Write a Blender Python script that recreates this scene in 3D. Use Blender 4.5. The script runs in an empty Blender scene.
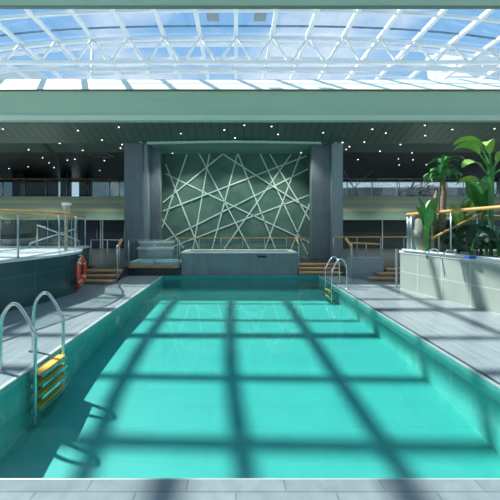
import bpy, bmesh, math, random
from mathutils import Vector, Matrix
random.seed(7)
SC = bpy.context.scene
COL = SC.collection
H = 1.6            # eye height above the pool deck
F = 300.0          # focal length in px of the 500 px frame
VX, VY = 236.0, 225.0

# ------------------------------------------------------------------ materials
def mat(name, col, rough=.5, metal=0., spec=.5):
    m = bpy.data.materials.new(name); m.use_nodes = True
    b = m.node_tree.nodes['Principled BSDF']
    b.inputs['Base Color'].default_value = (*col, 1)
    b.inputs['Roughness'].default_value = rough
    b.inputs['Metallic'].default_value = metal
    b.inputs['Specular IOR Level'].default_value = spec
    return m
def nodes(m): return m.node_tree.nodes, m.node_tree.links, m.node_tree.nodes['Principled BSDF']
def coords(N, L, scale=(1, 1, 1), rot=(0, 0, 0)):
    g = N.new('ShaderNodeNewGeometry'); mp = N.new('ShaderNodeMapping')
    mp.inputs['Scale'].default_value = scale; mp.inputs['Rotation'].default_value = rot
    L.new(g.outputs['Position'], mp.inputs['Vector']); return mp.outputs['Vector']
def wall_coords(N, L, d):
    g = N.new('ShaderNodeNewGeometry'); dt = N.new('ShaderNodeVectorMath'); dt.operation = 'DOT_PRODUCT'; dt.inputs[1].default_value = (d[0], d[1], 0)
    L.new(g.outputs['Position'], dt.inputs[0]); sp = N.new('ShaderNodeSeparateXYZ'); L.new(g.outputs['Position'], sp.inputs[0])
    cb = N.new('ShaderNodeCombineXYZ'); L.new(dt.outputs['Value'], cb.inputs[0]); L.new(sp.outputs['Z'], cb.inputs[1]); return cb.outputs[0]
def ramp(N, L, src, stops):
    r = N.new('ShaderNodeValToRGB'); e = r.color_ramp.elements
    e[0].position, e[0].color = stops[0][0], (*stops[0][1], 1)
    e[1].position, e[1].color = stops[-1][0], (*stops[-1][1], 1)
    for p, c in stops[1:-1]:
        k = e.new(p); k.color = (*c, 1)
    L.new(src, r.inputs['Fac']); return r.outputs['Color']
def noisy(name, c1, c2, rough=.5, scale=(3, 3, 3), metal=0., bump=0., spec=.5, detail=6):
    m = mat(name, c1, rough, metal, spec); N, L, b = nodes(m)
    n = N.new('ShaderNodeTexNoise'); n.inputs['Scale'].default_value = 1; n.inputs['Detail'].default_value = detail
    L.new(coords(N, L, scale), n.inputs['Vector'])
    L.new(ramp(N, L, n.outputs['Fac'], [(.3, c1), (.7, c2)]), b.inputs['Base Color'])
    if bump:
        bp = N.new('ShaderNodeBump'); bp.inputs['Strength'].default_value = bump; bp.inputs['Distance'].default_value = .02
        L.new(n.outputs['Fac'], bp.inputs['Height']); L.new(bp.outputs['Normal'], b.inputs['Normal'])
    return m
def tiled(name, c1, c2, mortar, w, h, rough=.4, rot=(0, 0, 0), offset=.5, msize=.006, spec=.5, nscale=(1.5, 6, 1.5), namt=.35, msm=.1):
    m = mat(name, c1, rough, 0, spec); N, L, b = nodes(m)
    br = N.new('ShaderNodeTexBrick'); v = wall_coords(N, L, rot) if len(rot) == 2 else coords(N, L, (1, 1, 1), rot); L.new(v, br.inputs['Vector'])
    br.inputs['Scale'].default_value = 1; br.inputs['Brick Width'].default_value = w; br.inputs['Row Height'].default_value = h
    br.inputs['Mortar Size'].default_value = msize; br.inputs['Mortar Smooth'].default_value = msm; br.offset = offset
    br.inputs['Color1'].default_value = (*c1, 1); br.inputs['Color2'].default_value = (*c2, 1); br.inputs['Mortar'].default_value = (*mortar, 1)
    n = N.new('ShaderNodeTexNoise'); n.inputs['Scale'].default_value = 1; n.inputs['Detail'].default_value = 8
    L.new(coords(N, L, nscale), n.inputs['Vector'])
    mx = N.new('ShaderNodeMixRGB'); mx.blend_type = 'MULTIPLY'; mx.inputs['Fac'].default_value = namt
    L.new(br.outputs['Color'], mx.inputs['Color1'])
    L.new(ramp(N, L, n.outputs['Fac'], [(.25, (.35, .35, .35)), (.7, (1, 1, 1))]), mx.inputs['Color2'])
    L.new(mx.outputs['Color'], b.inputs['Base Color']); return m
def thin_glass(name, tint=(.9, .95, .95), ior=1.45, rough=.0, base=0.0):
    m = bpy.data.materials.new(name); m.use_nodes = True; N, L = m.node_tree.nodes, m.node_tree.links
    N.clear(); o = N.new('ShaderNodeOutputMaterial'); mx = N.new('ShaderNodeMixShader')
    t = N.new('ShaderNodeBsdfTransparent'); t.inputs['Color'].default_value = (*tint, 1)
    g = N.new('ShaderNodeBsdfGlossy'); g.inputs['Roughness'].default_value = rough
    f = N.new('ShaderNodeFresnel'); ge = N.new('ShaderNodeNewGeometry'); io = N.new('ShaderNodeMapRange')
    io.inputs['To Min'].default_value = ior; io.inputs['To Max'].default_value = 1/ior; L.new(ge.outputs['Backfacing'], io.inputs['Value']); L.new(io.outputs[0], f.inputs['IOR'])
    a = N.new('ShaderNodeMath'); a.operation = 'ADD'; a.inputs[1].default_value = base; a.use_clamp = True
    L.new(f.outputs[0], a.inputs[0]); L.new(a.outputs[0], mx.inputs[0])
    L.new(t.outputs[0], mx.inputs[1]); L.new(g.outputs[0], mx.inputs[2]); L.new(mx.outputs[0], o.inputs[0])
    return m, N, L, f, g
def emissive(name, col, s):
    m = mat(name, col, .5); N, L, b = nodes(m)
    b.inputs['Emission Color'].default_value = (*col, 1); b.inputs['Emission Strength'].default_value = s; return m

M = {}
M['deck'] = tiled('deck_tile', (.30, .365, .37), (.33, .39, .395), (.24, .29, .30), 1.2, .6, rough=.2, nscale=(14, 1.2, 1), namt=.45)
M['coping'] = tiled('coping_tile', (.21, .26, .265), (.26, .31, .315), (.17, .21, .215), .6, .3, rough=.25, nscale=(9, 9, 2))
M['kerb'] = noisy('pool_edge_stone', (.38, .46, .44), (.48, .55, .52), .35, (6, 6, 6))
M['gutter'] = mat('dark_grating', (.03, .06, .07), .4)
M['pooltile'] = tiled('pool_tile', (.046, .38, .33), (.05, .40, .345), (.042, .345, .30), .3, .3, rough=.6, offset=0, msize=.004, namt=.12, nscale=(2, 2, 2))
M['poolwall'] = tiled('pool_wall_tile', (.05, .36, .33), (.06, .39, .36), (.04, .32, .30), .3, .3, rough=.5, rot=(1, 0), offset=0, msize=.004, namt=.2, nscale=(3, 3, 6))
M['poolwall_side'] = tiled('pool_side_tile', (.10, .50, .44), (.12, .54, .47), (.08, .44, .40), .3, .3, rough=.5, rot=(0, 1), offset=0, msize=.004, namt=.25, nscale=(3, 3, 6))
M['tealwall'] = tiled('teal_cladding', (.04, .10, .105), (.045, .112, .115), (.10, .17, .175), .9, .62, rough=.22, rot=(.3, .95), offset=0, msize=.008, namt=.3, nscale=(2, 2, 2))
M['paletile'] = tiled('pale_cladding', (.33, .39, .34), (.37, .43, .38), (.56, .60, .54), .62, .44, rough=.3, rot=(-.28, .96), offset=0, msize=.01, namt=.3, nscale=(2, 2, 2))
M['darktile'] = tiled('grey_slate_cladding', (.27, .31, .32), (.29, .33, .34), (.17, .19, .2), .45, .72, rough=.35, rot=(1, 0), offset=0, namt=.4, nscale=(4, 4, 2))
M['column'] = tiled('column_slate', (.17, .205, .225), (.185, .22, .24), (.22, .25, .26), .9, .8, rough=.38, rot=(1, 0), offset=0, msize=.006, namt=.4, nscale=(5, 5, 2))
M['coltrim'] = mat('column_trim', (.3, .36, .38), .35, .3)
M['mint'] = noisy('mint_paint', (.42, .60, .42), (.46, .64, .46), .35, (.3, 2, 2))
M['mintlip'] = noisy('bounce_lit_mint', (.58, .76, .58), (.62, .80, .62), .3, (.3, 2, 2))  # paler mint: bounce light on the lower fascia put into the colour
M['drip'] = mat('green_drip_edge', (.18, .27, .19), .4)
M['brown'] = mat('brown_shadow_line', (.16, .13, .05), .5)  # brown strip painting the shadow line along the fascia top
M['greywhite'] = noisy('weathered_cream_paint', (.72, .80, .75), (.8, .87, .82), .5, (1, 1, 1))
M['white'] = mat('white_steel_paint', (.93, .94, .94), .35)
M['cream'] = noisy('cream_stone', (.7, .66, .58), (.8, .78, .7), .4, (5, 5, 5))
M['steel'] = mat('brushed_steel', (.66, .72, .74), .22, 1.)
M['satin'] = mat('satin_steel', (.5, .56, .58), .3, .8)
M['dark'] = mat('dark_panel', (.014, .02, .022), .3)
M['black'] = mat('black_metal', (.012, .016, .018), .35)
M['navy'] = mat('navy_door', (.006, .01, .025), .3)
M['grey'] = noisy('grey_plaster', (.30, .35, .38), (.34, .39, .42), .6, (2, 2, 2))
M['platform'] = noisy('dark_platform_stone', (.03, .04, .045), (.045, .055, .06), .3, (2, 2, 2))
M['wood'] = noisy('teak', (.42, .22, .09), (.60, .36, .17), .45, (3, 30, 30))
M['rail'] = noisy('orange_teak', (.62, .31, .08), (.78, .44, .14), .35, (4, 20, 20))
M['tread'] = noisy('yellow_tread', (.75, .42, .06), (.9, .55, .10), .45, (10, 10, 10))
M['orange'] = mat('orange_foam', (.9, .06, .015), .4)
M['red'] = mat('red_plastic', (.6, .03, .02), .4)
M['rope'] = mat('white_rope', (.75, .75, .72), .7)
M['soil'] = noisy('dark_soil', (.02, .016, .012), (.05, .04, .03), .9, (8, 8, 8), bump=.5)
M['trunk'] = noisy('palm_trunk', (.22, .14, .08), (.42, .31, .2), .8, (8, 8, 40), bump=.6)
M['leaf'] = noisy('leaf_green', (.05, .24, .05), (.13, .40, .09), .4, (4, 4, 4))
M['leaf_bright'] = noisy('leaf_light_green', (.22, .46, .06), (.38, .62, .14), .4, (4, 4, 4))
M['leaf_dark'] = noisy('leaf_dark_green', (.012, .06, .025), (.03, .11, .05), .5, (4, 4, 4))
M['pot'] = mat('dark_pot', (.03, .035, .04), .5)
M['beige'] = mat('beige_plastic', (.5, .46, .35), .5)
M['blue'] = mat('blue_cloth', (.03, .13, .5), .7)
M['strip'] = mat('pale_metal_strip', (.72, .86, .78), .35)
M['bulb'] = emissive('lamp_glow', (1, 1, .95), 4)
M['cove'] = noisy('cove_paint', (.16, .3, .24), (.19, .34, .28), .35, (.5, 2, 2))
M['lip'] = mat('cove_lip', (.62, .80, .74), .4)
M['rimwhite'] = noisy('pale_rim_stone', (.62, .66, .66), (.75, .78, .77), .35, (3, 3, 3))
M['basin'] = mat('basin_turquoise', (.16, .62, .58), .08)
M['hatch'] = mat('grey_pane', (.32, .36, .38), .5)
M['duct'] = mat('dark_blue_seal', (.12, .22, .28), .4)

# dark green plank ceiling
m = mat('ceiling_planks', (.05, .1, .08), .28); N, L, b = nodes(m)
br = N.new('ShaderNodeTexBrick'); L.new(coords(N, L, (1, 1, 1), (0, 0, math.pi/2)), br.inputs['Vector'])
br.inputs['Scale'].default_value = 1; br.inputs['Brick Width'].default_value = 30; br.inputs['Row Height'].default_value = .28
br.inputs['Mortar Size'].default_value = .012
br.inputs['Color1'].default_value = (.075, .125, .10, 1); br.inputs['Color2'].default_value = (.085, .14, .115, 1); br.inputs['Mortar'].default_value = (.018, .032, .027, 1)
L.new(br.outputs['Color'], b.inputs['Base Color']); M['ceiling'] = m
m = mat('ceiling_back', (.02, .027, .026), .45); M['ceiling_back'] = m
# mezzanine fascia with cream stripes at fixed heights
m = mat('striped_fascia', (.4, .5, .4), .35); N, L, b = nodes(m)
s = N.new('ShaderNodeSeparateXYZ'); g = N.new('ShaderNodeNewGeometry'); L.new(g.outputs['Position'], s.inputs[0])
mr = N.new('ShaderNodeMapRange'); mr.inputs['From Min'].default_value = 1.85; mr.inputs['From Max'].default_value = 3.15; L.new(s.outputs['Z'], mr.inputs['Value'])
L.new(ramp(N, L, mr.outputs[0], [(0, (.26, .40, .33)), (.34, (.30, .44, .36)), (.36, (.56, .60, .42)), (.44, (.76, .74, .48)), (.52, (.50, .58, .44)), (.7, (.48, .56, .44)), (.76, (.76, .70, .44)), (.84, (.50, .56, .44)), (1, (.44, .56, .46))]), b.inputs['Base Color'])
M['fascia'] = m
# feature wall
M['feature'] = noisy('green_textured_stone', (.065, .15, .12), (.13, .24, .20), .5, (1.6, 1.6, 1.6), bump=.3, detail=10)
# glass
M['glass'] = thin_glass('railing_glass', (.78, .88, .86), 1.5, base=.10)[0]
M['roofglass'] = thin_glass('roof_glass', (.90, .96, 1.0), 1.5)[0]
M['darkglass'] = thin_glass('dark_glass', (.35, .42, .45), 1.5)[0]
# pool water: flat ripples
def water(name, tint, bump, sc):
    m, N, L, f, g = thin_glass(name, tint, 1.33, .05)
    n = N.new('ShaderNodeTexNoise'); n.inputs['Scale'].default_value = 1; n.inputs['Detail'].default_value = 3
    L.new(coords(N, L, sc), n.inputs['Vector'])
    bp = N.new('ShaderNodeBump'); bp.inputs['Strength'].default_value = bump; bp.inputs['Distance'].default_value = .05
    L.new(n.outputs['Fac'], bp.inputs['Height']); L.new(bp.outputs['Normal'], g.inputs['Normal']); L.new(bp.outputs['Normal'], f.inputs['Normal'])
    return m
M['water'] = water('pool_water', (.78, .97, .96), .05, (1.6, 2.6, 1))
M['tubwater'] = water('tub_water', (.75, .95, .95), .3, (4, 4, 1))

# ------------------------------------------------------------------ mesh helpers
def box(bm, x0, x1, y0, y1, z0, z1, M4=None):
    vs = [bm.verts.new(Vector((x, y, z)) if M4 is None else M4 @ Vector((x, y, z))) for z in (z0, z1) for x, y in ((x0, y0), (x1, y0), (x1, y1), (x0, y1))]
    for f in ((3, 2, 1, 0), (4, 5, 6, 7), (0, 1, 5, 4), (1, 2, 6, 5), (2, 3, 7, 6), (3, 0, 4, 7)): bm.faces.new([vs[i] for i in f])
    return vs
def tube(bm, pts, r, seg=10, cap=True):
    pts = [Vector(p) for p in pts]; rings = []; up = None
    for i, p in enumerate(pts):
        a = pts[max(i-1, 0)]; c = pts[min(i+1, len(pts)-1)]; t = (c-a).normalized()
        if up is None:
            up = Vector((0, 0, 1)) if abs(t.z) < .9 else Vector((0, 1, 0))
        n = t.cross(up).normalized(); up2 = n.cross(t).normalized(); up = up2
        rr = r[i] if isinstance(r, (list, tuple)) else r
        rings.append([bm.verts.new(p + n*rr*math.cos(q*2*math.pi/seg) + up2*rr*math.sin(q*2*math.pi/seg)) for q in range(seg)])
    for a, b_ in zip(rings, rings[1:]):
        for q in range(seg):
            f = bm.faces.new((a[q], a[(q+1) % seg], b_[(q+1) % seg], b_[q])); f.smooth = seg > 6
    if cap: bm.faces.new(rings[0][::-1]); bm.faces.new(rings[-1])
def bar(bm, a, b_, w, d):
    """rectangular bar between two points; w across, d along world Y-ish"""
    a, b_ = Vector(a), Vector(b_); t = (b_-a).normalized()
    y = Vector((0, 1, 0)) if abs(t.y) < .9 else Vector((0, 0, 1))
    n = t.cross(y).normalized(); y = n.cross(t).normalized()
    vs = [bm.verts.new(p + n*sx*w/2 + y*sy*d/2) for p in (a, b_) for sx, sy in ((-1, -1), (1, -1), (1, 1), (-1, 1))]
    for f in ((3, 2, 1, 0), (4, 5, 6, 7), (0, 1, 5, 4), (1, 2, 6, 5), (2, 3, 7, 6), (3, 0, 4, 7)): bm.faces.new([vs[i] for i in f])
def sweep(bm, pts, prof):
    """extrude a closed profile [(across, up)] along a horizontal polyline"""
    rings = []
    for i, p in enumerate(pts):
        a = Vector(pts[max(i-1, 0)]); c = Vector(pts[min(i+1, len(pts)-1)]); t = (c-a); t.z = 0; t.normalize()
        n = Vector((t.y, -t.x, 0))
        rings.append([bm.verts.new(Vector(p) + n*u + Vector((0, 0, v))) for u, v in prof])
    k = len(prof)
    for a, b_ in zip(rings, rings[1:]):
        for q in range(k): bm.faces.new((a[q], a[(q+1) % k], b_[(q+1) % k], b_[q]))
    bm.faces.new(rings[0][::-1]); bm.faces.new(rings[-1])
def prism(bm, pts, z0, z1):
    lo = [bm.verts.new((x, y, z0)) for x, y in pts]; hi = [bm.verts.new((x, y, z1)) for x, y in pts]
    n = len(pts)
    for i in range(n): bm.faces.new((lo[i], lo[(i+1) % n], hi[(i+1) % n], hi[i]))
    bm.faces.new(lo[::-1]); bm.faces.new(hi)
def B(*boxes):
    bm = bmesh.new()
    for b_ in boxes: box(bm, *b_)
    return bm
def obj(name, bm, m, parent=None, bevel=0, kind=None, label=None, base=None):
    bmesh.ops.recalc_face_normals(bm, faces=bm.faces[:])
    me = bpy.data.meshes.new(name); o = bpy.data.objects.new(name, me); COL.objects.link(o)
    off = Vector((0, 0, 0))
    if parent is not None:
        o.parent = parent; off = wloc(parent)
    elif base is not None: off = Vector(base); o.location = off
    if off.length: bmesh.ops.translate(bm, verts=bm.verts[:], vec=-off)
    bm.to_mesh(me); bm.free(); me.materials.append(m if not isinstance(m, str) else M[m])
    if bevel:
        mod = o.modifiers.new('bevel', 'BEVEL'); mod.width = bevel; mod.segments = 2; mod.limit_method = 'ANGLE'
    if kind: o['kind'] = kind
    if label: o['label'] = label
    return o
def wloc(o):
    v = Vector(o.location)
    while o.parent: o = o.parent; v += Vector(o.location)
    return v
def thing(name, label, cat, loc, group=None):
    o = bpy.data.objects.new(name, None); COL.objects.link(o); o.location = loc; o.empty_display_size = .2
    return tag(o, label, cat, group)
def tag(o, label, cat, group=None):
    o['label'] = label; o['category'] = cat
    if group: o['group'] = group
    return o
def struct(name, bm, m, bevel=0): return obj(name, bm, m, None, bevel, 'structure')
def copy_tree(o, parent=None):
    c = o.copy(); COL.objects.link(c)
    if parent: c.parent = parent
    for ch in list(o.children): copy_tree(ch, c)
    return c
def at(px, py, Y):   # world point seen at a pixel of the 500 px frame, Y metres ahead
    return Vector(((px-VX)*Y/F, Y, H-(py-VY)*Y/F))

# ------------------------------------------------------------------ setting: floor & pool basin
PX0, PX1, PY0, PY1 = -2.29, 2.60, 1.90, 9.5
bm = B((-17, PX0-.22, -7, 19.5, -.3, 0), (PX1+.22, 17, -7, 19.5, -.3, 0), (PX0-.22, PX1+.22, -7, PY0-.32, -.3, 0), (PX0-.22, PX1+.22, PY1, 19.5, -.3, 0))
struct('floor', bm, 'deck')
struct('floor_coping', B((PX0-.22, PX0-.06, PY0-.06, PY1, -.3, .0), (PX1+.09, PX1+.22, PY0-.06, PY1, -.3, .0), ), 'deck')
struct('floor_front_coping', B((PX0-.22, PX1+.22, PY0-.32, PY0-.014, -.3, .0)), 'coping')
struct('trim_1', B((PX0-.06, PX0, PY0, PY1, -.02, .0), (PX0-.06, PX1, PY0-.014, PY0, -.02, .0), (PX1, PX1+.04, PY0-.06, PY1, -.02, 0)), 'kerb', .008)
struct('trim_2', B((PX1+.04, PX1+.09, PY0-.06, PY1, -.3, -.012)), 'gutter')
pool = thing('swimming_pool', 'large turquoise tiled swimming pool sunk into the grey deck under the glass roof', 'swimming pool', ((PX0+PX1)/2, (PY0+PY1)/2, -1.1))
prof = [(PY0, -.80), (2.6, -.73), (3.1, -.66), (3.7, -.56), (4.3, -.50), (5.2, -.45), (7.5, -.41), (PY1, -.40)]
bm = bmesh.new(); bm2 = bmesh.new()
prev = None
for y, z in prof:
    cur = (bm.verts.new((PX0, y, z)), bm.verts.new((PX1, y, z)))
    if prev: bm.faces.new((prev[0], prev[1], cur[1], cur[0]))
    prev = cur
obj('pool_floor', bm, 'pooltile', pool)
obj('end_wall', B((PX0, PX1, PY0-.05, PY0, -1.1, -.02)), 'poolwall', pool); obj('end_wall', B((PX0, PX1, PY1-.04, PY1-.002, -1.1, -.005)), 'poolwall', pool)
bm = B((PX0-.05, PX0, PY0, PY1, -1.1, -.02)); obj('side_wall', bm, 'poolwall_side', pool)
bm = B((PX1, PX1+.04, PY0, PY1, -1.1, -.02)); obj('side_wall', bm, 'poolwall_side', pool)
bm = bmesh.new(); v = [bm.verts.new(p) for p in ((PX0, PY0, -.075), (PX1, PY0, -.075), (PX1, PY1, -.075), (PX0, PY1, -.075))]; bm.faces.new(v)
obj('water_surface', bm, 'water', pool)
# raised platform behind the pool (height .3)
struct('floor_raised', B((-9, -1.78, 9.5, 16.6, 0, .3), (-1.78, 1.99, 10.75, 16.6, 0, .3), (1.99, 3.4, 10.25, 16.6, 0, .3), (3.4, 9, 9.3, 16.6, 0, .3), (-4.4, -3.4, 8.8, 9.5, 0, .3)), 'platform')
struct('trim_3', B((-3.4, -1.78, 9.46, 9.5, .24, .32)), 'wood', .006)

# ------------------------------------------------------------------ roof edge fascia, ceiling, walls
FY = 9.83
struct('trim_4', B((-17, 17, FY, FY+.3, 5.19, 5.99)), 'mint')
struct('trim_5', B((-17, 17, FY-.06, FY+.2, 5.006, 5.19)), 'mintlip', .02)
struct('trim_6', B((-17, 17, FY-.03, FY+.3, 5.99, 6.035)), 'brown')
bm = bmesh.new(); pr = [(FY-.02, 6.035), (11.2, 7.04), (11.4, 7.04), (FY+.3, 5.9)]
lo = [bm.verts.new((-17, y, z)) for y, z in pr]; hi = [bm.verts.new((17, y, z)) for y, z in pr]
for i in range(4): bm.faces.new((lo[i], lo[(i+1) % 4], hi[(i+1) % 4], hi[i]))
bm.faces.new(lo); bm.faces.new(hi[::-1]); struct('trim_7', bm, 'greywhite')
bm = bmesh.new(); pr = [(FY+.14, 4.98), (11.0, 4.6), (12.4, 4.6), (12.4, 4.8), (11.1, 4.8), (FY+.14, 5.15)]
lo = [bm.verts.new((-17, y, z)) for y, z in pr]; hi = [bm.verts.new((17, y, z)) for y, z in pr]
for i in range(6): bm.faces.new((lo[i], lo[(i+1) % 6], hi[(i+1) % 6], hi[i]))
bm.faces.new(lo); bm.faces.new(hi[::-1]); struct('ceiling', bm, 'ceiling')
def ceil_at(px, py):      # point of the ceiling seen at a pixel (sloping soffit up to Y = 11, flat behind)
    t = (VY-py)/F; Y = 3.0/t; z = 4.6
    if Y < 11.0: k_ = (4.98-4.6)/(11.0-(FY+.14)); Y = (4.6+k_*11.0-H)/(t+k_); z = H+t*Y
    return Vector(((px-VX)*Y/F, Y, z))
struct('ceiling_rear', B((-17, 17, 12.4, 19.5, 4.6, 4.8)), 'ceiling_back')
struct('roof_slab', B((-17, 17, 11.4, 19.5, 6.3, 6.5)), 'grey')
struct('trim_8', B((-17, 17, 11.4, 11.45, 6.5, 7.04)), 'grey')
for i, (a, b_) in enumerate((((-7.05, 11.02), (-8.55, 15)), ((3.72, 11.02), (9, 11.02)))):   # joints in the ceiling
    bm = bmesh.new(); w_ = .03 if i else .08; va = [bm.verts.new(c) for c in ((a[0]-w_, a[1], 4.594), (a[0]+w_, a[1]+w_, 4.594), (b_[0]+w_, b_[1]+w_, 4.594), (b_[0]-w_, b_[1], 4.594))]; bm.faces.new(va)
    struct('trim_%d' % (9+i), bm, 'black' if not i else 'satin')

# cove over the feature wall
struct('ceiling_cove', B((-3.15, 3.25, 11.05, 12.55, 4.56, 4.6)), 'cove')
bm = bmesh.new(); pts = []
for i in range(25):
    x = -3.25 + i*(5.85+.5)/24; pts.append((x, 10.98-.17*math.sin(math.pi*i/24), 4.58))
sweep(bm, pts, [(-.05, -.02), (.05, -.02), (.05, .05), (-.05, .05)]); struct('trim_11', bm, 'lip')

# columns
for s, (x0, x1, xi0, xi1, tx0, tx1) in enumerate(((-4.1, -3.32, -3.30, -2.80, -3.42, -3.28), (2.78, 3.46, 2.78, 2.79, 3.5, 3.86))):
    c = thing('column', ('dark slate clad column left of the criss-cross feature wall', 'dark slate clad column right of the criss-cross feature wall')[s], 'column', ((x0+x1)/2, 11.3, .3))
    if s == 0:
        obj('shaft', B((x0, -3.42, 11, 12.2, .3, 4.6)), 'column', c, .01)
        obj('inner_shaft', B((-3.28, -2.90, 11.45, 11.75, .3, 4.6)), 'column', c, .01)
        obj('trim_strip', B((-3.42, -3.28, 11.1, 12.2, .3, 4.6)), 'coltrim', c)
    else:
        obj('shaft', B((2.83, 3.52, 11.2, 11.55, .3, 4.6)), 'column', c, .01)
        obj('trim_strip', B((3.52, 3.92, 11.0, 12.2, .3, 4.6)), 'coltrim', c)
# feature wall with strips
fw = thing('feature_wall', 'green stone feature wall covered by criss-crossing pale strips behind the pool', 'wall panel', (0, 12.6, .3))
obj('panel', B((-3.5, 3.6, 12.5, 12.7, .3, 4.6)), 'feature', fw)
lines = [(187, 154.5, 162, 228), (165.6, 164, 199, 249), (165.6, 173.8, 311, 243), (222, 154.6, 163, 202.5), (199, 153.4, 250, 250), (209.5, 153.4, 193, 249),
         (222, 153.4, 311.5, 211), (237.5, 153.4, 212, 249), (238, 154, 275.5, 249), (163, 211, 306.7, 155.8), (162, 242, 308, 169), (162, 250.5, 309, 195),
         (291, 154.6, 224, 249), (162, 219, 183.6, 248), (260, 153.4, 308, 255), (269.6, 154, 311.5, 223), (300.7, 153.4, 264.8, 249), (310, 202.6, 291, 249)]
for i, (xa, ya, xb, yb) in enumerate(lines):
    yy = 12.455 + .012*(i % 3)
    a, b_ = at(xa, ya, yy), at(xb, yb, yy); a.z = min(a.z, 4.57)
    bm = bmesh.new(); bar(bm, a, b_, .05, .02); obj('strip', bm, 'strip', fw)

# mezzanine
struct('trim_12', B((-17, -3.4, 16.0, 16.3, 1.87, 3.13), (3.6, 17, 16.0, 16.3, 1.87, 3.13)), 'fascia')
struct('floor_mezzanine', B((-17, 17, 16.3, 19.5, 2.9, 3.1)), 'dark')
struct('wall_under_mezzanine', B((-17, -9, 16.6, 16.75, 0, 2.9), (-5.9, 8, 16.6, 16.75, 0, 2.9), (11.5, 17, 16.6, 16.75, 0, 2.9), (-9, -5.9, 16.6, 16.75, 2.4, 2.9), (8, 11.5, 16.6, 16.75, 2.4, 2.9)), 'dark')
struct('wall_feature_back', B((-4.1, 3.9, 12.7, 12.9, .3, 4.6)), 'column')
for i, (x0, x1) in enumerate(((-8.95, -7.45), (-7.4, -5.95), (8.05, 9.75), (9.8, 11.45))):
    z0 = .3 if abs(x0) < 8.99 and abs(x1) < 9.01 else 0.0
    d = obj('door_%d' % (i+1), B((x0, x1, 16.62, 16.68, z0, 2.4)), 'navy' if i < 2 else 'dark', kind='structure')
    bm = B((x0, x0+.06, 16.56, 16.62, z0, 2.4), (x1-.06, x1, 16.56, 16.62, z0, 2.4), (x0, x1, 16.56, 16.62, 2.34, 2.4)); obj('door_frame', bm, 'satin', d)
    bm = bmesh.new(); tube(bm, [(x1-.2, 16.5, .7), (x1-.2, 16.5, 1.6)], .02); tube(bm, [(x1-.2, 16.5, .8), (x1-.2, 16.62, .8)], .012, 6); tube(bm, [(x1-.2, 16.5, 1.5), (x1-.2, 16.62, 1.5)], .012, 6)
    obj('door_handle', bm, 'steel', d)
# rear wall with window openings above the mezzanine
struct('wall_back', B((-17, 17, 19.5, 19.7, 0, 3.3), (-17, 17, 19.5, 19.7, 4.45, 4.8), (-14.2, -11.6, 19.5, 19.7, 3.3, 4.45), (-10.2, -9.4, 19.5, 19.7, 3.3, 4.45), (-4, 4, 19.5, 19.7, 3.3, 4.45)), 'dark')
for i, (x0, x1) in enumerate(((-17, -14.2), (-11.6, -10.2), (-9.4, -4), (4, 17))):
    w = obj('window_%d' % (i+1), B((x0, x1, 19.58, 19.6, 3.3, 4.45)), 'darkglass' if i in (0, 2) else 'roofglass', kind='structure')
    n = max(1, round((x1-x0)/1.6)); bs = [(x0+(x1-x0)*k/n-.03, x0+(x1-x0)*k/n+.03, 19.54, 19.64, 3.3, 4.45) for k in range(n+1)]
    obj('window_frame', B(*bs, (x0, x1, 19.54, 19.64, 3.3, 3.36), (x0, x1, 19.54, 19.64, 4.39, 4.45)), 'satin', w)
# side and front enclosure
for nm, x0, x1 in (('wall_left', -17.2, -17), ('wall_right', 17, 17.2)):
    struct(nm, B((x0, x1, -7, 19.7, -.3, .9), (x0, x1, -7, 19.7, 2.8, 7.2), (x0, x1, 8.6, 19.7, .9, 2.8)), 'grey')
    w = obj('window_%d' % (5 if x0 < 0 else 6), B((x0+.09, x0+.11, -7, 8.6, .9, 2.8)), 'glass', kind='structure')
    obj('window_frame', B(*[(x0+.04, x0+.16, y-.04, y+.04, .9, 2.8) for y in (-7, -5, -3, -1, 1, 3, 5, 7, 8.55)]), 'white', w)
struct('wall_front', B((-17, 17, -7.2, -7, -.3, 9.1)), 'greywhite')
struct('ceiling_sky_block', B((-17, 17, -7, -1.5, 9.1, 9.3)), 'grey')  # unseen slab behind the viewpoint, added to cut sky fill

# ------------------------------------------------------------------ glass roof
def zr(x): return 9.0 - .4*min((abs(x)/9.2)**3, 4.2)
sky = thing('glass_roof', 'arched glass roof on a white steel grid high above the pool', 'glass roof', (0, 5, 9))
S = 1.4; NX = 10; XE = NX*S
def arch_bar(Y, w, h, dz=0, n=40, xe=XE):
    bm = bmesh.new(); rings = []
    for i in range(n+1):
        x = -xe + 2*xe*i/n; z = zr(x)+dz
        rings.append([bm.verts.new((x, Y+a*w/2, z+b_*h/2)) for a, b_ in ((-1, -1), (1, -1), (1, 1), (-1, 1))])
    for a, b_ in zip(rings, rings[1:]):
        for q in range(4): bm.faces.new((a[q], a[(q+1) % 4], b_[(q+1) % 4], b_[q]))
    bm.faces.new(rings[0][::-1]); bm.faces.new(rings[-1]); return bm
ribs = [(-.9, .12), (1.4, .12), (3.6, .14), (5.84, .15), (6.85, .13), (9.07, .10), (10.33, .07), (12.3, .12), (13.35, .12), (14.5, .1), (15.9, .12)]
for Y, w in ribs: obj('rib', arch_bar(Y, w, .12), 'white', sky)
for k in range(-NX, NX+1):
    x = k*S; z = zr(x); bm = bmesh.new(); box(bm, x-.075, x+.075, -1.6, 16, z-.06, z+.06); obj('purlin', bm, 'white', sky)
bm = bmesh.new(); rr = None
for k in range(-NX*2, NX*2+1):
    x = k*S/2; c = (bm.verts.new((x, -1.6, zr(x)+.03)), bm.verts.new((x, 16, zr(x)+.03)))
    if rr: bm.faces.new((rr[0], rr[1], c[1], c[0]))
    rr = c
obj('glass_pane', bm, 'roofglass', sky)
obj('dark_seal', arch_bar(11.25, .06, .04, .06), 'duct', sky)
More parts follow.
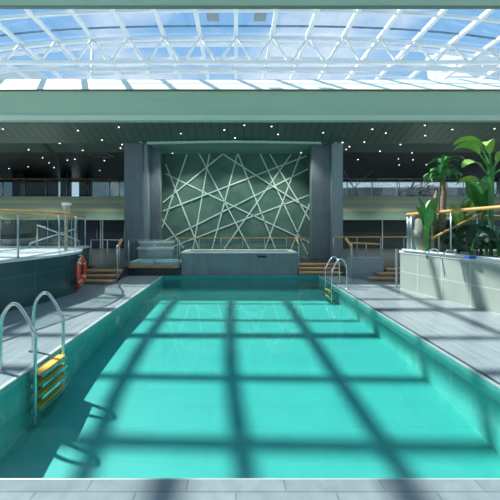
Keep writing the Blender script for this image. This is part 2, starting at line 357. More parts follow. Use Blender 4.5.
for px, py in ((213, 15), (260, 15)):
    p = at(px, py, 10.62); obj('hatch', B((p.x-.22, p.x+.22, 10.45, 10.85, 8.97, 9.0)), 'hatch', sky)  # thin grey panes set into the glazing
# truss
TY = 11.75
tr = thing('roof_truss', 'white steel truss of zigzag braces spanning beneath the glass roof', 'truss', (0, TY, 7.7))
obj('top_chord', arch_bar(TY, .12, .13, -.10), 'white', tr)
obj('bottom_chord', B((-XE, XE, TY-.14, TY-.02, 7.86, 7.98), (-XE, XE, TY-.14, TY-.02, 7.62, 7.72)), 'white', tr)
for k in range(-8, 9):
    for s in (-1, 1):
        x = k*S; bm = bmesh.new(); tube(bm, [(x+.04*s, TY-.08, zr(x)-.14), (x+s*(S/2-.07), TY-.08, 7.96)], .05, 8); obj('brace', bm, 'white', tr)
# cross beam in front of the roof
cb = obj('roof_beam', B((-15, 15, 7.84, 7.90, 7.33, 7.95)), 'mint', base=(0, 7.86, 7.3)); tag(cb, 'pale grey-green beam crossing the very top of the photo below the glass roof', 'beam')
obj('drip_edge', B((-15, 15, 7.83, 7.91, 7.29, 7.33)), 'drip', cb)
# end gable above slab
g_ = obj('window_7', B((-XE, XE, 16, 16.03, 6.5, 7.4)), 'roofglass', kind='structure')

# superstructure outside
dh = thing('ship_deckhouse', 'white stepped ship superstructure seen through the right end of the glass roof', 'ship superstructure', (20, 25, 6))
bm = bmesh.new(); pr = [(23.5, 12.5), (27.5, 17.2), (27.9, 17.0), (24, 12)]
lo = [bm.verts.new((15.6 if i in (0, 3) else 17.6, y, z)) for i, (y, z) in enumerate(pr)]; hi = [bm.verts.new((27, y, z)) for y, z in pr]
for i in range(4): bm.faces.new((lo[i], lo[(i+1) % 4], hi[(i+1) % 4], hi[i]))
bm.faces.new(lo); bm.faces.new(hi[::-1]); obj('sun_catching_slope', bm, 'white', dh)  # sloped plane added so the white superstructure catches the sun
obj('deckhouse_wall', B((17.2, 24, 25, 28, 6, 13.4), (18.6, 26, 25.4, 28, 13.4, 15.4)), 'white', dh)
obj('balcony_rail', B((16.8, 24, 24.6, 24.7, 13.6, 13.72), (16.8, 24, 24.6, 24.7, 14.1, 14.2), (18.3, 26, 25, 25.1, 15.7, 15.8), (18.3, 26, 25, 25.4, 15.3, 15.4)), 'white', dh)
obj('window_band', B((19, 25, 25.3, 25.42, 14.3, 14.9), (18, 23, 24.9, 25.02, 11.8, 12.6)), 'coltrim', dh)
bm = bmesh.new(); bar(bm, (17, 24.6, 11.5), (21.5, 24.6, 15.6), .35, .3); obj('stair', bm, 'white', dh)
dl = thing('ship_mast', 'pale grey mast and cabin outside the glass roof at the left', 'ship mast', (-18, 25, 6))
obj('cabin', B((-24, -16.6, 25, 28, 6, 14.6)), 'greywhite', dl)
bm = bmesh.new(); tube(bm, [(-12.5, 25.5, 6), (-12.2, 25.5, 17)], [.22, .1]); obj('mast_pole', bm, 'greywhite', dl)

# ------------------------------------------------------------------ steps
def steps(name, label, x0, x1, y0, n, tread=.25, rise=.1, xs=None):
    t = thing(name, label, 'steps', ((x0+x1)/2, y0, 0))
    for k in range(n):
        xa = x0 if xs is None else xs[k]
        obj('tread', B((xa, x1, y0+k*tread-.02, y0+(k+1)*tread+(.02 if k < n-1 else 0), (k+1)*rise-.045, (k+1)*rise)), 'wood', t, .008)
        obj('riser', B((xa+.01, x1-.01, y0+k*tread+.02, y0+(k+1)*tread, k*rise, (k+1)*rise-.045)), 'darktile', t)
steps('deck_steps', 'teak steps beside the lifebuoy at the far left corner of the deck', -4.33, -3.32, 8.08, 3)
steps('deck_steps', 'teak steps behind the far pool ladder, below the right column', 2.0, 3.4, 9.5, 3)
steps('deck_steps', 'small teak steps squeezed between low grey wall and pale tiled wall', 3.8, 5.1, 8.5, 3, .22, xs=[3.8, 4.15, 4.5])

# low grey wall right
lw = tag(obj('low_wall', bm_ := (lambda b_: (prism(b_, [(3.45, 9.28), (4.42, 9.28), (4.42, 8.98), (3.45, 9.12)], 0, .62), b_)[1])(bmesh.new()), 'grey', bevel=.01, base=(3.9, 9.1, 0)), 'low plain grey wall carrying a short teak handrail at the right of the pool', 'low wall')

# central basin
cbn = thing('whirlpool_basin', 'grey tiled raised basin with cream rim below the criss-cross feature wall', 'whirlpool', (.1, 10.1, 0))
obj('basin_wall', B((-1.76, 1.97, 9.62, 9.8, 0, .68), (-1.76, 1.97, 10.55, 10.73, 0, .68), (-1.76, -1.58, 9.8, 10.55, 0, .68), (1.79, 1.97, 9.8, 10.55, 0, .68)), 'darktile', cbn)
obj('basin_rim', B((-1.78, 1.98, 9.6, 9.82, .68, .73), (-1.78, 1.98, 10.53, 10.74, .68, .73), (-1.78, -1.56, 9.82, 10.53, .68, .73), (1.77, 1.98, 9.82, 10.53, .68, .73)), 'cream', cbn, .01)
obj('basin_water', B((-1.58, 1.79, 9.8, 10.55, .5, .66)), 'basin', cbn)
lab = obj('depth_plate', B((.70, .98, 9.612, 9.62, .56, .62)), M['navy'], cbn)

sb = thing('shallow_basin', 'shallow turquoise basin behind the glass screen left of the whirlpool', 'basin', (-2.6, 10.1, .3))
obj('basin_kerb', B((-3.45, -1.8, 9.75, 9.83, .3, .40), (-3.45, -1.8, 10.5, 10.58, .3, .40), (-3.45, -3.37, 9.83, 10.5, .3, .4), (-1.88, -1.8, 9.83, 10.5, .3, .4)), 'rimwhite', sb)
obj('basin_water', B((-3.37, -1.88, 9.83, 10.5, .3, .38)), 'basin', sb)
cl = thing('stepped_ledge', 'cream stepped ledge behind the glass screen at the left column foot', 'ledge', (-2.9, 10.8, .3))
obj('lower_step', B((-3.5, -2.3, 10.75, 10.85, .3, .72)), 'grey', cl); obj('lower_slab', B((-3.55, -2.25, 10.72, 10.9, .72, .80)), 'cream', cl)
obj('upper_step', B((-3.5, -2.3, 10.9, 10.95, .3, .94)), 'grey', cl); obj('upper_slab', B((-3.55, -2.25, 10.9, 10.99, .94, 1.02)), 'cream', cl)

# ------------------------------------------------------------------ railings
def railing(label, pts, zb, h, panels=True, group=None, railm='rail', post_every=1, rr=.026, cat='railing', glass_lo=.06, post_r=.017):
    """pts: (x, y[, rail height]) base points, post at each"""
    P = [(p[0], p[1], p[2] if len(p) > 2 else zb+h) for p in pts]
    t = thing('glass_railing' if panels else 'handrail', label, cat, (P[0][0], P[0][1], zb), group)
    for i, (x, y, zt) in enumerate(P):
        if i % post_every == 0 or i == len(P)-1:
            bm = bmesh.new(); tube(bm, [(x, y, zb), (x, y, zt-.01)], post_r, 8); obj('post', bm, 'satin', t)
    if panels:
        step = post_every
        idx = list(range(0, len(P)-1, step))+[len(P)-1]
        for a, b_ in zip(idx, idx[1:]):
            bm = bmesh.new()
            for j in range(a, b_):
                p, q = Vector(P[j][:2]), Vector(P[j+1][:2]); d = (q-p)
                lo = p + d*(.06 if j == a else 0); hi_ = q - d*(.06 if j == b_-1 else 0)
                v = [bm.verts.new(c) for c in ((lo.x, lo.y, zb+glass_lo), (hi_.x, hi_.y, zb+glass_lo), (hi_.x, hi_.y, P[j+1][2]-.08), (lo.x, lo.y, P[j][2]-.08))]
                bm.faces.new(v)
            obj('glass_panel', bm, 'glass', t)
    bm = bmesh.new(); tube(bm, [(x, y, zt) for x, y, zt in P], rr, 8); obj('rail', bm, railm, t)
    return t

def smooth(ctrl, n=6):
    out = []
    for i in range(len(ctrl)-1):
        p0 = ctrl[max(i-1, 0)]; p1 = ctrl[i]; p2 = ctrl[i+1]; p3 = ctrl[min(i+2, len(ctrl)-1)]
        for k in range(n):
            t = k/n; out.append(tuple(.5*(2*b_+(c-a)*t+(2*a-5*b_+4*c-d)*t*t+(3*b_-a-3*c+d)*t**3) for a, b_, c, d in zip(p0, p1, p2, p3)))
    out.append(tuple(ctrl[-1])); return out

# ------------------------------------------------------------------ left raised whirlpool
lc = smooth([(-5.3, 2.6), (-4.75, 4.0), (-4.30, 5.2), (-4.02, 6.0), (-3.84, 6.7), (-3.85, 7.3), (-4.06, 7.9), (-4.38, 8.5), (-4.5, 9.2)])
louter = lc + [(-10, 9.2), (-10, 2.6)]
def tub(name, label, outer, cen, wallm, capm, ztop, inner_s, fillm, zfill, cat):
    t = thing(name, label, cat, (cen[0], cen[1], 0))
    bm = bmesh.new(); n = len(outer)
    lo = [bm.verts.new((x, y, 0)) for x, y in outer]; hi = [bm.verts.new((x, y, ztop-.05)) for x, y in outer]
    for i in range(n): bm.faces.new((lo[i], lo[(i+1) % n], hi[(i+1) % n], hi[i]))
    o = obj('tub_wall' if cat == 'whirlpool' else 'planter_wall', bm, wallm, t)
    bm = bmesh.new(); sc = lambda s: [(cen[0]+(x-cen[0])*s, cen[1]+(y-cen[1])*s) for x, y in outer]
    big = sc(1.006); inn = sc(inner_s)
    rings = [[bm.verts.new((x, y, z)) for x, y in pp] for pp, z in ((big, ztop-.05), (big, ztop), (inn, ztop), (inn, zfill-.1))]
    for a, b_ in zip(rings, rings[1:]):
        for i in range(n): bm.faces.new((a[i], a[(i+1) % n], b_[(i+1) % n], b_[i]))
    obj('rim', bm, capm, t)
    bm = bmesh.new(); bm.faces.new([bm.verts.new((x, y, zfill)) for x, y in inn]); obj('fill', bm, fillm, t)
    return t
tl = tub('raised_whirlpool', 'curved dark teal tiled whirlpool with pale rim and glass railing at the left', louter, (-7, 6), 'tealwall', 'rimwhite', .96, .45, 'rimwhite', .80, 'whirlpool')
rc = [(-7+(x+7)*.97, 6+(y-6)*.97) for x, y in lc]
def sub(pl, idx): return [pl[i] for i in idx]
railing('curved glass railing with teak handrail around the left whirlpool', [(x, y, 1.86) for x, y in rc], .96, .9, post_every=8)
railing('straight far glass railing with teak handrail behind the left whirlpool', [(-10+.72*i, 9.05, 1.86) for i in range(8)], .96, .9, post_every=2)
# second set of stanchions and grab rail inside
gb = thing('grab_rail', 'crossed steel stair rails behind the left glass railing', 'grab rail', (-5.2, 8.6, .96))
for a, b_ in (((-5.5, 8.3, 1.6), (-4.6, 8.8, 1.15)), ((-5.7, 8.3, 1.1), (-4.7, 8.8, 1.5))):
    bm = bmesh.new(); tube(bm, [(a[0], a[1], .96), a, b_, (b_[0], b_[1], .96)], .022, 8); obj('rail', bm, 'steel', gb)
# lamp on a beige box
lp = thing('wall_lamp', 'white lamp head on a beige box above the left teak handrail', 'lamp', at(67, 213, 7.4))
p = at(66, 208, 7.4); obj('lamp_box', B((p.x-.025, p.x+.025, 7.37, 7.43, .96, p.z-.12), (p.x-.07, p.x+.05, 7.34, 7.46, p.z-.12, p.z+.07)), 'beige', lp)
obj('lamp_head', B((p.x-.06, p.x+.12, 7.3, 7.44, p.z+.07, p.z+.12)), 'white', lp, .01)
# lifebuoy on the left whirlpool wall
lb = thing('lifebuoy', 'orange lifebuoy with white bands hanging on the dark teal wall', 'lifebuoy', (-3.72, 7.22, .5))
def torus(bm, R, r, a0, a1, n, seg=12, cen=(0, 0, 0), rot=0):
    pts = []
    rings = []
    for i in range(n+1):
        a = a0+(a1-a0)*i/n; ring = []
        for q in range(seg):
            b_ = 2*math.pi*q/seg; rad = R+r*math.cos(b_); off = r*math.sin(b_)*.8
            v = Vector((off, rad*math.sin(a), rad*math.cos(a))); v.rotate(Matrix.Rotation(rot, 3, 'Z')); ring.append(bm.verts.new(v+Vector(cen)))
        rings.append(ring)
    for a, b_ in zip(rings, rings[1:]):
        for q in range(seg):
            f = bm.faces.new((a[q], a[(q+1) % seg], b_[(q+1) % seg], b_[q])); f.smooth = True
LR = .22
bm = bmesh.new(); torus(bm, .265, .06, 0, 2*math.pi, 36, cen=(-3.72, 7.22, .5), rot=LR); bmesh.ops.remove_doubles(bm, verts=bm.verts[:], dist=1e-4); obj('ring', bm, 'orange', lb)
for k in range(4):
    a = math.pi/4+k*math.pi/2; bm = bmesh.new(); torus(bm, .265, .063, a-.09, a+.09, 4, cen=(-3.72, 7.22, .5), rot=LR); obj('white_band', bm, 'rope', lb)
bm = bmesh.new(); torus(bm, .34, .006, 0, 2*math.pi, 36, 6, (-3.71, 7.22, .5), LR); obj('rope', bm, 'rope', lb)
bm = bmesh.new(); tube(bm, [(-3.85, 7.22, .86), (-3.70, 7.22, .87)], .02, 8); obj('hook', bm, 'steel', lb)
sl = thing('safety_light', 'red cylindrical safety light hanging below the orange lifebuoy', 'safety light', (-3.76, 7.1, .05))
bm = bmesh.new(); tube(bm, [(-3.74, 7.08, .06), (-3.74, 7.08, .12), (-3.74, 7.08, .2), (-3.74, 7.08, .24)], [.03, .045, .045, .02]); obj('light_body', bm, 'red', sl)
bm = bmesh.new(); tube(bm, [(-3.74, 7.08, .23), (-3.75, 7.12, .4)], .008, 6); obj('cord', bm, 'rope', sl)

# ------------------------------------------------------------------ right planter / pool wall
rcv = smooth([(5.75, 2.4), (5.2, 3.7), (4.72, 5.35), (4.43, 6.4), (4.17, 7.45), (4.16, 7.6), (4.25, 7.72), (4.5, 7.8)], 5)
router = rcv + [(10.5, 8.3), (10.5, 2.4)]
tp = tub('raised_planter', 'raised planting bed behind a pale grey tiled wall at the right', router, (7.5, 5.6), 'paletile', 'rimwhite', .95, .86, 'soil', .86, 'planter')
rr_ = [(7.5+(x-7.5)*.955, 5.6+(y-5.6)*.97) for x, y in rcv]
pl_ = [(x, y, 1.93-(y-5.35)*.07/2.25) for x, y in rr_]
railing('sloping glass railing with orange teak handrail along the pale tiled wall', pl_[:-4], .95, 1, post_every=5, rr=.035)
railing('level teak handrail with glass behind the sloping one at the right', [(4.62, 7.55, 1.86), (5.6, 7.35, 1.83), (6.6, 7.15, 1.8), (7.6, 6.95, 1.8), (8.6, 6.8, 1.8)], .95, .9, post_every=1)
dr = thing('stair_rail', 'diagonal teak stair rail behind the right glass railing', 'handrail', (4.75, 6.9, .95))
a, b_ = at(433, 238, 6.6), at(482, 213, 6.5)
bm = bmesh.new(); tube(bm, [a, b_], .028, 8); obj('rail', bm, 'rail', dr)
for q in (.12, .9):
    p = a.lerp(b_, q); bm = bmesh.new(); tube(bm, [(p.x, p.y, .86), p], .018, 8); obj('post', bm, 'satin', dr)
pp = thing('pipe_rail', 'thin white pipe rail with low hoops on top of the pale tiled wall', 'pipe rail', (4.6, 6.0, .95))
bm = bmesh.new(); tube(bm, [(x-.03, y, .985) for x, y in rcv[2:21]], .028, 8); obj('pipe', bm, 'rimwhite', pp)
for px in (434, 450):
    y = 6.5 if px < 440 else 6.1; x = (px-VX)*y/F
    bm = bmesh.new(); tube(bm, [(x+(k-4)*.045, y, .96+.13*math.sin(math.pi*k/8)) for k in range(9)], .015, 8); obj('hoop', bm, 'steel', pp)
p = at(472, 259, 5.75)
bm = bmesh.new(); box(bm, p.x-.1, p.x+.12, p.y-.05, p.y+.08, .955, 1.01); tag(obj('folded_towel', bm, 'blue', bevel=.02, base=(p.x, p.y, .955)), 'small blue folded cloth on top of the pale tiled wall', 'towel')
# post at the near end of the planter wall (tall pale post)
ps = thing('corner_post', 'slim pale post at the far corner of the pale tiled wall', 'post', (4.08, 7.62, 0))
obj('shaft', B((4.06, 4.10, 7.60, 7.64, 0, .99)), 'coltrim', ps, .005); obj('base_plate', B((4.02, 4.14, 7.56, 7.68, 0, .012)), 'satin', ps)

# ------------------------------------------------------------------ other railings
railing('glass screen on the raised deck left of the whirlpool basin', [(-3.42, 9.56), (-2.6, 9.56), (-1.80, 9.56)], .3, .82, railm='satin', rr=.012)
railing('slim brown-topped glass rail across the foot of the feature wall', [(-2.15+.8*i, 11.0) for i in range(7)], .3, .82, railm='wood', rr=.016, post_r=.012)
railing('short teak handrail on the low grey wall', [(3.50, 9.16, 1.05), (3.95, 9.1, 1.04), (4.36, 9.05, 1.02)], .62, .4, panels=False)
railing('long thin teak handrail crossing the raised deck at the right', [(3.55+.85*i, 10.9) for i in range(6)], .3, .86, panels=False, rr=.018, post_r=.014)
railing('steel stair rail ending in teak at the top of the left steps', [(-4.4, 9.1), (-3.9, 9.1), (-3.46, 8.9)], .3, .85, panels=False, railm='satin', rr=.018)
for x, y, lab_ in ((-3.30, 8.35, 'steel newel post with teak handle beside the left steps'), (3.46, 8.98, 'steel newel post with teak handle in front of the low grey wall'), (1.99, 9.54, 'steel newel post with teak handle at the right end of the basin')):
    t = thing('newel_post', lab_, 'handrail', (x, y, 0))
    bm = bmesh.new(); tube(bm, [(x, y, 0), (x, y, 1.05)], .022, 8); obj('post', bm, 'satin', t)
    bm = bmesh.new(); tube(bm, [(x, y-.02, .94), (x-.06 if x > 3 else x, y+.3, 1.18)], .04, 8); obj('handle', bm, 'rail', t)
railing('glass balustrade on the mezzanine left of the columns', [(-16+1.15*i, 16.15) for i in range(11)], 3.13, .95, railm='wood', rr=.02, post_r=.03)
railing('glass balustrade on the mezzanine right of the columns', [(4.2+1.15*i, 16.15) for i in range(11)], 3.13, .95, railm='satin', rr=.02, post_r=.02)
# dark pillars on the mezzanine
for i, (px0, px1, lab_) in enumerate(((12, 20, 'black pillar on the left mezzanine nearest the frame edge'), (60, 64, 'slim black pillar on the left mezzanine, left of a close pair'), (66, 69, 'slim black pillar on the left mezzanine, right of a close pair'))):
    x0, x1 = (px0-VX)*17/F, (px1-VX)*17/F
    tag(obj('pillar', B((x0, x1, 17, 17.3, 3.1, 4.6)), 'black', base=(x0, 17, 3.1), bevel=.02), lab_, 'pillar')
# bright ribbed canopy behind the right mezzanine
cn = thing('ribbed_canopy', 'white ribbed canopy outside the windows above the right mezzanine', 'canopy', (10, 21, 0))
bm = bmesh.new(); pts = [(4.6+i*1.1, 21, 4.1+.10*math.sin(i*.24)) for i in range(16)]
sweep(bm, pts, [(.35, 0), (-.35, .85), (-.25, .85), (.45, 0)]); obj('canopy_skin', bm, 'rimwhite', cn)
for i in range(12):
    bm = bmesh.new(); x = 4.9+i*1.4; bar(bm, (x, 21.3, 5.05), (x+.35, 20.55, 4.1), .08, .08); obj('canopy_rib', bm, 'satin', cn)
obj('canopy_wall', B((4, 22, 21.6, 21.8, 0, 4.3)), 'grey', cn)
# thin crossing stays in front of right mezzanine
st = thing('cable_stays', 'thin crossing steel stays in front of the right mezzanine', 'steel stays', at(350, 196.4, 16.1))
for a, b_ in (((344, 171), (359, 196.4)), ((372, 171), (345, 196.4))):
    bm = bmesh.new(); tube(bm, [at(*a, 16.1), at(*b_, 16.1)], .02, 6); obj('stay', bm, 'satin', st)

# ------------------------------------------------------------------ pool ladders
def ladder(name, label, xd, xw, ys, sgn):
    t = thing(name, label, 'pool ladder', (xd, (ys[0]+ys[1])/2, 0))
    for y in ys:
        c = [(xd, y, 0), (xd, y, .30), (xd+.005*sgn, y, .5), (xd+.04*sgn, y, .64), (xd+.12*sgn, y, .735), (xd+.2*sgn, y, .72), (xd+.30*sgn, y, .58)]
        k = smooth(c, 6) + smooth([(xw-.02*sgn, y, .44), (xw, y, .38), (xw, y, .1), (xw, y, -.36 if sgn < 0 else -.60)], 5)
        bm = bmesh.new(); tube(bm, k, .020, 12); obj('rail', bm, 'steel', t)
        bm = bmesh.new(); tube(bm, [(xd, y, 0), (xd, y, .012)], .05, 14); obj('foot_flange', bm, 'steel', t)
    for z in ((-.03, -.14, -.27, -.40) if sgn > 0 else (-.1, -.25)):
        bm = bmesh.new(); box(bm, xw-.05, xw+.05, ys[0]+.02, ys[1]-.02, z-.03, z); td = obj('tread', bm, 'tread', t, .006)
        bm = bmesh.new(); box(bm, xw-.075*1, xw-.055, ys[0]+.02, ys[1]-.02, z-.06, z-.0); box(bm, xw+.055, xw+.07, ys[0]+.02, ys[1]-.02, z-.045, z-.01); obj('tread_bracket', bm, 'steel', td)
ladder('pool_ladder', 'chrome pool ladder with yellow treads at the near left pool edge', -2.57, -2.19, (3.27, 3.80), 1)
ladder('pool_ladder', 'pale steel pool ladder at the far right corner of the pool', 2.80, 2.42, (7.6, 8.13), -1)

# ------------------------------------------------------------------ downlights
px_l = [(z[0]/3.57, 110+z[1]/3.57) for z in ((10, 67), (278, 72), (424, 60), (364, 106), (213, 118), (102, 141), (295, 143), (152, 170), (175, 188), (100, 202), (193, 205), (241, 178), (267, 175), (372, 180), (356, 215), (436, 122), (430, 135), (32, 208))]
px_l += [(120+z[0]/4.17, 110+z[1]/4.17) for z in ((180, 50), (253, 97), (435, 82), (480, 115))]
px_l += [(230+z[0]/4.17, 110+z[1]/4.17) for z in ((60, 62), (173, 67), (200, 100), (383, 47), (389, 93), (469, 134), (498, 152), (485, 163))]
px_l += [(340+z[0]/3.125, 110+z[1]/3.125) for z in ((101, 59), (143, 71), (265, 47), (266, 79), (351, 60), (439, 38), (483, 57), (380, 87), (415, 119), (8, 100), (76, 99), (189, 107), (225, 133), (125, 128), (183, 152), (228, 155), (56, 154), (185, 171), (270, 170))]
px_l += [(172.5, 152), (301, 151.5)]
proto = None
for px, py in px_l:
    cp = ceil_at(px, py); X, Y, zc = cp
    if Y > 18.5 or Y < FY+.2: continue
    if 11.05 < Y < 12.6 and -3.2 < X < 3.3: zc = 4.56
    if X < -4.3: lab_, gr = 'small glowing downlight in the dark ceiling left of the left column', 'downlights left of the columns'
    elif X > 4.0: lab_, gr = 'small glowing downlight in the dark ceiling right of the right column', 'downlights right of the columns'
    else: lab_, gr = 'small glowing downlight in the ceiling between the two columns', 'downlights between the columns'
    if proto is None:
        proto = thing('downlight', lab_, 'ceiling light', (0, 0, 0), gr)
        bm = bmesh.new(); tube(bm, [(0, 0, -.012), (0, 0, 0)], .034, 12); obj('lamp_ring', bm, 'white', proto)
        bm = bmesh.new(); tube(bm, [(0, 0, -.018), (0, 0, -.012)], .024, 12); obj('lens', bm, 'bulb', proto)
        d = proto
    else: d = copy_tree(proto)
    d.location = (X, Y, zc); tag(d, lab_, 'ceiling light', gr)
# small white spot heads on the column tops
for px, py, l_ in ((141, 139, 'small white speaker box at the top of the left column'), (336, 139.5, 'small white speaker box at the top of the right column')):
    p = at(px, py, 10.95); tag(obj('speaker_box', B((p.x-.06, p.x+.06, 10.9, 11.0, p.z-.11, 4.6)), 'white', base=(p.x, 10.95, p.z-.11), bevel=.01), l_, 'speaker')
# ceiling hatch
hp = at(96, 152, 12.5)
bm = B((hp.x-.45, hp.x+.45, 12.6, 12.64, 4.59, 4.6), (hp.x-.45, hp.x+.45, 13.2, 13.24, 4.59, 4.6), (hp.x-.45, hp.x-.41, 12.6, 13.24, 4.59, 4.6), (hp.x+.41, hp.x+.45, 12.6, 13.24, 4.59, 4.6))
tag(obj('ceiling_hatch', bm, 'coltrim', base=(hp.x, 12.9, 4.59)), 'rectangular access hatch outlined in the dark ceiling at the left', 'hatch')

# ------------------------------------------------------------------ plants
def leaf(bm, base, az, L_, W, rise, droop, n=8, fold=.25, twist=0):
    base = Vector(base); d = Vector((math.cos(az), math.sin(az), 0)); s = Vector((-d.y, d.x, 0)); rows = []
    p = base.copy(); ang = rise
    for i in range(n+1):
        t = i/n; w = W*(math.sin(math.pi*min(1, t*.93+.05))**.75)*.5
        dirv = d*math.cos(ang)+Vector((0, 0, 1))*math.sin(ang); nrm = Vector((0, 0, 1))*math.cos(ang)-d*math.sin(ang)
        sv = (s*math.cos(twist)+nrm*math.sin(twist)).normalized()
        rows.append((bm.verts.new(p+sv*w+nrm*fold*w), bm.verts.new(p), bm.verts.new(p-sv*w+nrm*fold*w)))
        p = p+dirv*L_/n; ang -= droop/n
    for a, b_ in zip(rows, rows[1:]):
        for q in (0, 1):
            f = bm.faces.new((a[q], a[q+1], b_[q+1], b_[q])); f.smooth = True
def broad_plant(name, label, base, leaves, lm, stem_h=.0, stem_r=.03, group=None):
    base = Vector(base); t = thing(name, label, 'plant', base, group)
    bs = bmesh.new(); bl = bmesh.new()
    for (az, L_, W, rise, droop, zoff, stalk, tw) in leaves:
        d = Vector((math.cos(az), math.sin(az), 0)); p0 = base+Vector((0, 0, 0)); p1 = base+Vector((0, 0, zoff))+d*.03; e = p1+(d*math.cos(rise)+Vector((0, 0, math.sin(rise))))*stalk
        tube(bs, [p0, p1, e], [stem_r, stem_r*.8, stem_r*.4], 6)
        leaf(bl, e, az, L_, W, rise, droop, twist=tw)
    obj('stem', bs, 'leaf', t); o = obj('foliage', bl, lm, t)
    return t
R = random.Random(3)
# slender palm
pb = at(441, 212, 6.9); pb.z = .86
pt = thing('palm_tree', 'slender palm with a bare brown trunk in the planter', 'palm tree', pb)
bm = bmesh.new(); tube(bm, [pb, pb+Vector((.02, 0, .8)), pb+Vector((.05, 0, 1.5)), pb+Vector((.03, 0, 1.95))], [.10, .075, .065, .05], 10); obj('trunk', bm, 'trunk', pt)
bm = bmesh.new(); tube(bm, [pb+Vector((-.12, .06, 0)), pb+Vector((-.12, .06, .9)), pb+Vector((-.08, .05, 1.6))], [.06, .05, .03], 8); obj('side_trunk', bm, 'trunk', pt)
bm = bmesh.new(); top = pb+Vector((.03, 0, 1.9))
for i in range(30):
    az = i*2.4; rise = R.uniform(.1, 1.3); leaf(bm, top+Vector((0, 0, R.uniform(-.15, .25))), az, R.uniform(.4, .65), R.uniform(.06, .12), rise, R.uniform(1.6, 2.6), 7)
for i in range(5): leaf(bm, top+Vector((-.06, 0, -.1)), 2.6+i*.5, .35, .16, 1.0, .4, 6)
obj('fronds', bm, 'leaf', pt)
# banana plants
p = at(491, 212, 6.3); p.z = .86
broad_plant('banana_plant', 'tall banana plant with large arching light green leaves by the right frame edge', p,
    [(3.0, .62, .19, 1.0, 2.0, 1.95, .35, .5), (3.4, .60, .20, .7, 1.7, 1.75, .28, -.5), (2.6, .62, .19, 1.2, 2.2, 2.05, .35, .4), (.2, .8, .22, .9, 1.8, 1.9, .4, .3), (3.1, .5, .18, .3, 1.2, 1.6, .25, .6), (-.4, .8, .22, .6, 1.7, 1.8, .4, 0), (4.4, .6, .2, .8, 1.8, 1.8, .3, 0), (3.9, .62, .2, 1.1, 2.2, 1.95, .3, .2)], 'leaf_bright', stem_r=.035)
p = at(481, 212, 6.7); p.z = .86
broad_plant('bird_of_paradise', 'broad upright dark green leaved plant below the arching banana leaves', p,
    [(2.9, .8, .30, 1.42, .25, .75, .3, .9), (3.4, .7, .24, 1.3, .4, .7, .25, -.6), (.6, .8, .30, 1.4, .3, .8, .3, .9), (5.2, .65, .26, 1.3, .4, .7, .25, .3), (1.7, .8, .28, 1.45, .3, .7, .3, 1.2), (4.4, .65, .26, 1.3, .4, .7, .25, .1)], 'leaf')
for px, w, l_ in ((427, 1., 'low broad-leaved shrub at the far left end of the planter, left of the palm'), (458, 1., 'low broad-leaved shrub in the planter just right of the slender palm')):
    p = at(px, 212, 6.8); p.z = .86
    broad_plant('leafy_shrub', l_, p, [(R.uniform(0, 6.3), .48, .19, R.uniform(1.25, 1.5), .35, .72+R.uniform(-.3, .1), .15, R.uniform(-1, 1)) for _ in range(8)], 'leaf_bright' if px > 450 else 'leaf')
for x, y in ((4.85, 6.75), (5.0, 6.35), (5.15, 5.85), (5.3, 5.4), (5.75, 6.9), (5.7, 6.1), (6.2, 6.9), (6.1, 5.5), (6.9, 7.1)):
    broad_plant('undergrowth_plant', 'dark green leafy filler plant crowding the bed behind the right glass railing', (x, y, .86), [(R.uniform(0, 6.3), .42, .18, R.uniform(.4, 1.3), 1.0, R.uniform(.1, .4), .12, R.uniform(-1, 1)) for _ in range(16)], 'leaf_dark', stem_r=.012, group='filler plants in the raised planter')
# dark potted palms on the mezzanine
for px, l_ in ((411, 'dark potted palm on the right mezzanine, left of the slender palm'), (427, 'dark feathery potted palm on the right mezzanine, right beside the slender palm')):
    p = at(px, 196, 15.4) if False else at(px, 196, 17.2); p.z = 3.1
    t = thing('potted_palm', l_, 'potted plant', p)
    bm = bmesh.new(); tube(bm, [p, p+Vector((0, 0, .35))], [.18, .25], 12); obj('pot', bm, 'pot', t)
    bm = bmesh.new()
    for i in range(26): leaf(bm, p+Vector((0, 0, .35)), i*2.4, R.uniform(.6, .85), .14, R.uniform(.3, 1.4), R.uniform(1.2, 2.2), 7)
    obj('fronds', bm, 'leaf_dark', t)
# pinkish boulder at the planter corner
rk = Vector((4.5, 7.3, .86)); 
bm = bmesh.new(); bmesh.ops.create_icosphere(bm, subdivisions=3, radius=1)
for v in bm.verts:
    v.co = Vector((v.co.x*.15, v.co.y*.15, v.co.z*.56+.53))*(1+.12*math.sin(v.co.x*5+v.co.z*7)); v.co += rk
for f in bm.faces: f.smooth = True
tag(obj('boulder', bm, noisy('pinkish_rock', (.5, .40, .34), (.66, .55, .48), .8, (5, 5, 5), bump=.6), base=rk), 'tall pinkish rock at the far corner of the planter', 'rock')

# ------------------------------------------------------------------ light
SLX, SLY = .744, -.29
sun = bpy.data.lights.new('sun', 'SUN'); sun.energy = 7.2; sun.angle = math.radians(.9); sun.color = (1, .97, .92)
so = bpy.data.objects.new('sun', sun); COL.objects.link(so); so.rotation_euler = Vector((SLX, SLY, -1)).to_track_quat('-Z', 'Y').to_euler(); so.location = (-8, 12, 14)
w = bpy.data.worlds.new('world'); SC.world = w; w.use_nodes = True; N, L = w.node_tree.nodes, w.node_tree.links
bg = N['Background']; tc = N.new('ShaderNodeTexCoord'); sp = N.new('ShaderNodeSeparateXYZ'); L.new(tc.outputs['Generated'], sp.inputs[0])
base = ramp(N, L, sp.outputs['Z'], [(0, (.50, .58, .60)), (.02, (.78, .85, .90)), (.3, (.28, .54, .84)), (1, (.14, .36, .74))])
n = N.new('ShaderNodeTexNoise'); n.inputs['Scale'].default_value = 2.6; n.inputs['Detail'].default_value = 7
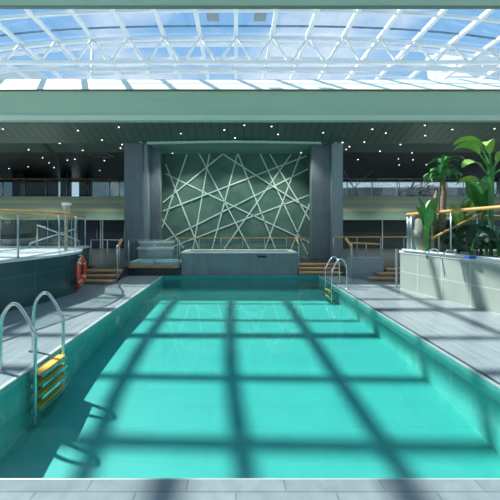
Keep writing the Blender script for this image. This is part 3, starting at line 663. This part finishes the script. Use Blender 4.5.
mp = N.new('ShaderNodeMapping'); mp.inputs['Scale'].default_value = (1, 1, 2.2); mp.inputs['Location'].default_value = (3.1, .4, .9); L.new(tc.outputs['Generated'], mp.inputs['Vector']); L.new(mp.outputs[0], n.inputs['Vector'])
mf = N.new('ShaderNodeMapRange'); mf.inputs['From Min'].default_value = .47; mf.inputs['From Max'].default_value = .68; mf.inputs['To Max'].default_value = .85; L.new(n.outputs['Fac'], mf.inputs['Value'])
mx = N.new('ShaderNodeMixRGB'); L.new(mf.outputs[0], mx.inputs['Fac']); L.new(base, mx.inputs['Color1']); mx.inputs['Color2'].default_value = (.92, .95, .97, 1)
L.new(mx.outputs[0], bg.inputs['Color']); bg.inputs['Strength'].default_value = .92

# added fill spots brightening the rear interior, apart from the modelled downlights
k = 0
for x, y, e in ((-13, 13.6, 380), (-10, 13.6, 380), (-7, 13.6, 380), (-7, 11.4, 90), (-1.8, 11.6, 55), (0, 11.6, 55), (1.8, 11.6, 55), (7, 11.4, 90), (5.5, 13.6, 380), (8.5, 13.6, 380), (11.5, 13.6, 380), (-2.4, 10.9, 60), (2.4, 10.9, 60)):
    ld = bpy.data.lights.new('interior_fill_spot', 'SPOT'); ld.energy = e*2.2; ld.spot_size = 1.86; ld.spot_blend = .7; ld.shadow_soft_size = .12; ld.color = (.95, 1, .88)
    lo_ = bpy.data.objects.new('interior_fill_spot', ld); COL.objects.link(lo_); lo_.location = (x, y, 4.45)
# ------------------------------------------------------------------ camera
cam = bpy.data.cameras.new('camera'); co = bpy.data.objects.new('camera', cam); COL.objects.link(co)
co.location = (0, 0, H); co.rotation_euler = (math.pi/2, 0, 0)
cam.sensor_width = 36; cam.lens = 36*F/500; cam.shift_x = (250-VX)/500; cam.shift_y = -(250-VY)/500; cam.clip_end = 500
SC.camera = co
SC.view_settings.view_transform = 'Standard'; SC.view_settings.look = 'None'; SC.view_settings.gamma = 1; SC.view_settings.exposure = 0.2
SC.cycles.max_bounces = 12; SC.cycles.transparent_max_bounces = 24
